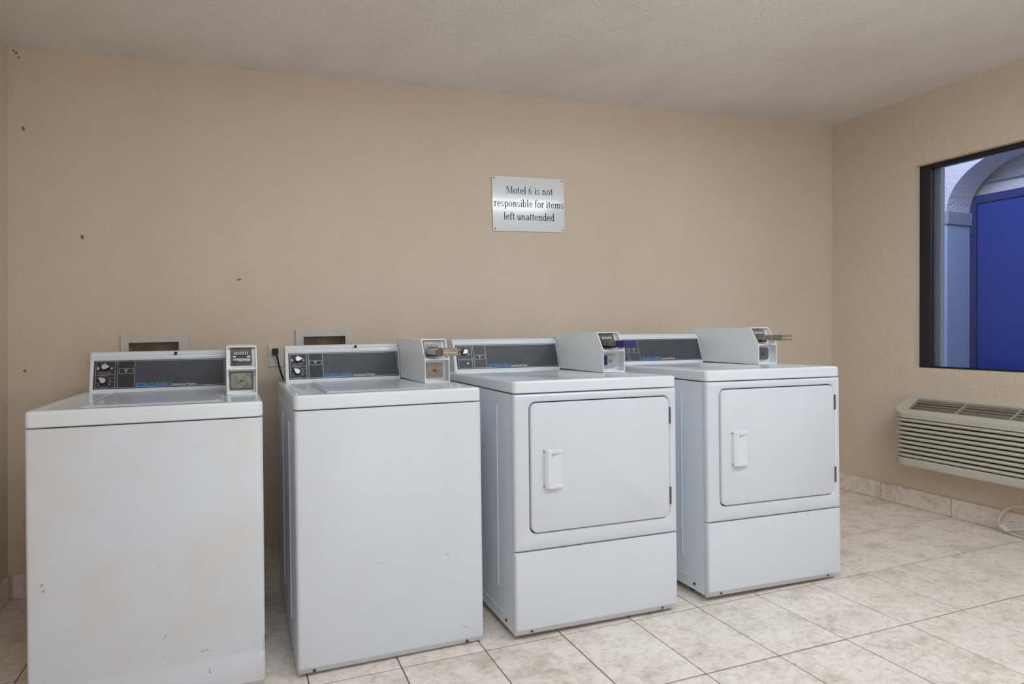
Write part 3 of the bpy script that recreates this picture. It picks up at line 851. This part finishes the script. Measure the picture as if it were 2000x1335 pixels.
washer('white top-load coin washer nearest the left wall, front panel scuffed yellowish', .34606, -.83925, .01, .013, -.002, 'steel')
washer('white top-load coin washer beside the outlet with the black plug', 1.08425, -.84017, .00825, .0095, .0025, 'grey')
dryer('white front-load coin dryer with a dark blue coin slide handle', 1.82427, -.87212, -.00252, .014, -.0005, 'blue')
dryer('white front-load coin dryer at the right end of the row, steel coin slide', 2.6575, -.87106, -.01718, .0135, .0015, 'plain')

# ------------------------------------------------------------------ air conditioner under the window
AO = RW @ Matrix.Translation((0, -1.0, .262))
ac = empty('wall_air_conditioner', AO)
tag(ac, 'beige-grey through-wall air conditioner below the window', 'air conditioner')
def ACY(y_): return y_ + 1.0
def ACZ(z_): return z_ - .262
Y0, Y1, DO = ACY(-.412), ACY(-1.56), .180
def plan(ins=0.0, r=.062, n=7):
    """plan outline (depth o, y) from the wall round the left corner, along the front, round the right corner"""
    out = [(.0, Y0 - ins)]; r_ = r - ins; D = DO - ins; L, Rr = Y0 - ins, Y1 + ins
    for k in range(n + 1): t = radians(90 - 90 * k / n); out.append((D - r_ + r_ * cos(t), L - r_ + r_ * sin(t)))
    for k in range(n + 1): t = radians(-90 * k / n); out.append((D - r_ + r_ * cos(t), Rr + r_ + r_ * sin(t)))
    out.append((0, Rr)); return out
def body(bm, z0, z1, ins, insb=None):
    insb = ins if insb is None else insb
    loft(bm, [[(-o - .0005, y_, z0) for o, y_ in plan(insb)], [(-o - .0005, y_, z1) for o, y_ in plan(ins)]])
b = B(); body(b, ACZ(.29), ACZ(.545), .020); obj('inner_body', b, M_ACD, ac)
b = B()
loft(b, [[(-o - .0005, y_, z_) for o, y_ in plan(i)] for z_, i in ((ACZ(.262), .010), (ACZ(.266), .003), (ACZ(.275), 0), (ACZ(.304), .0015), (ACZ(.308), .006))])
obj('bottom_band', b, M_AC, ac, True)
b = B()
loft(b, [[(-o - .0005, y_, z_) for o, y_ in plan(i)] for z_, i in ((ACZ(.527), .008), (ACZ(.530), .001), (ACZ(.5535), 0))], True, True, False)
obj('front_band', b, M_AC, ac, True)
zz = [.307 + k * .0244 for k in range(10)]
for k in range(9):
    za = ACZ(zz[k] + .0055); zb_ = ACZ(zz[k + 1] - .0015)
    b = B(); loft(b, [[(-o - .0005, y_, z_) for o, y_ in plan(i)] for z_, i in ((za, .010), (za + .003, .0025), ((za + zb_) / 2, .0), (zb_ - .003, .004), (zb_, .014))])
    obj('louver', b, M_AC, ac, True)
# sloping top cover with the discharge grille opening
def top_z(o): return ACZ(.5545 + (.097 / DO) * (DO - o))
P0 = plan(0); 
gy0, gy1, go0, go1 = ACY(-.466), ACY(-1.50), .034, .142
b = B()
hole = [(go0, gy0 + .008), (go1, gy0 - .002), (go1, gy1), (go0, gy1)]
ov = [b.verts.new((-o - .0005, y_, top_z(o))) for o, y_ in P0]; ob = [b.verts.new((-o - .0005, y_, ACZ(.553))) for o, y_ in P0]
hv = [b.verts.new((-o, y_, top_z(o))) for o, y_ in hole]; hb = [b.verts.new((-o, y_, top_z(o) - .02)) for o, y_ in hole]
n_ = len(ov)
for i in range(n_): b.faces.new((ov[i], ov[(i + 1) % n_], ob[(i + 1) % n_], ob[i]))
for i in range(4): b.faces.new((hv[i], hb[i], hb[(i + 1) % 4], hv[(i + 1) % 4]))
# cap ring: wall-left corner, rounded left, front, rounded right
mid = 1 + 8
b.faces.new([ov[0]] + ov[1:1 + 8] + [hv[1], hv[0]])
b.faces.new([ov[8], ov[9], hv[2], hv[1]])
b.faces.new(ov[9:] + [hv[3], hv[2]])
b.faces.new([ov[-1], ov[0], hv[0], hv[3]])
obj('top_cover', b, M_AC, ac)
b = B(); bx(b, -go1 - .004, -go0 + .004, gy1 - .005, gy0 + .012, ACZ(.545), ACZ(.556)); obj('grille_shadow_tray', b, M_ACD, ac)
for k in range(5):
    o_ = go0 + .014 + k * (go1 - go0 - .016) / 4.2
    b = B(); prism(b, [(-o_ - .0013, top_z(o_) - .0065), (-o_ + .0013, top_z(o_) - .0065), (-o_ + .0013, top_z(o_) + .0002), (-o_ - .0013, top_z(o_) - .0006)], 1, gy1, gy0 + .003)
    obj('grille_slat', b, M_ACS, ac)
for k in range(5):
    yy = ACY(-.655 - .193 * k)
    b = B(); prism(b, [(-go1 + .001, top_z(go1) - .014), (-go1 + .001, top_z(go1) - .0015), (-go0, top_z(go0) - .004), (-go0, top_z(go0) - .016)], 1, yy - .002, yy + .002)
    obj('grille_rib', b, M_AC, ac)

# its supply cord, looping down to the floor with a warning tag
def RP(o, y_, z_): return RW @ Vector((-o, y_, z_))
cordT = empty('supply_cord', RW @ Matrix.Translation((-.05, -.84, .006)))
tag(cordT, 'ivory supply cord looping below the air conditioner with a white tag', 'cord')
inv = cordT.matrix_world.inverted()
path = [RP(.05, -1.10, .262), RP(.05, -1.02, .21), RP(.05, -.93, .172), RP(.05, -.841, .152), RP(.05, -.8065, .128), RP(.05, -.7835, .094), RP(.052, -.7743, .057), RP(.055, -.7793, .034), RP(.058, -.8103, .0145), RP(.06, -.8473, .0075), RP(.065, -.93, .0062), RP(.08, -1.1, .0062), RP(.1, -1.3, .0062)]
b = B(); tube(b, [inv @ p for p in spline(path, 6)], .0062, 8); obj('cable', b, M_CORD, cordT, True)
b = B(); rows = []
for k in range(9):
    s_ = k / 8; yy = -.7815 - .075 * s_; lift = .022 * sin(s_ * pi * .75)
    a_ = RP(.066, yy + .002, .0345 + .028 * s_ + lift * .5); c_ = RP(.074, yy - .028, .0155 + .030 * s_ + lift * .4)
    rows.append([inv @ a_, inv @ c_])
nz = inv.to_3x3() @ (RW.to_3x3() @ Vector((-.0008, 0, .0005)))
loft(b, [[r_[0], r_[1], r_[1] + nz, r_[0] + nz] for r_ in rows])
tg = obj('warning_tag', b, M_TAG, cordT)
b = B()
for k in range(2, 8):
    for f0, f1 in ((.12, .42), (.5, .88)):
        p0, p1 = Vector(rows[k][0]), Vector(rows[k][1]); q0, q1 = Vector(rows[min(k + 1, 8)][0]), Vector(rows[min(k + 1, 8)][1])
        lift = inv.to_3x3() @ (RW.to_3x3() @ Vector((-.0018, 0, .0012)))
        A_ = [p0.lerp(p1, f0), p0.lerp(p1, f1), p0.lerp(q0, .55).lerp(p1.lerp(q1, .55), f1), p0.lerp(q0, .55).lerp(p1.lerp(q1, .55), f0)]
        b.faces.new([b.verts.new(v + lift) for v in A_])
obj('printed_lines', b, M_CLEAR, tg)['kind'] = 'stuff'
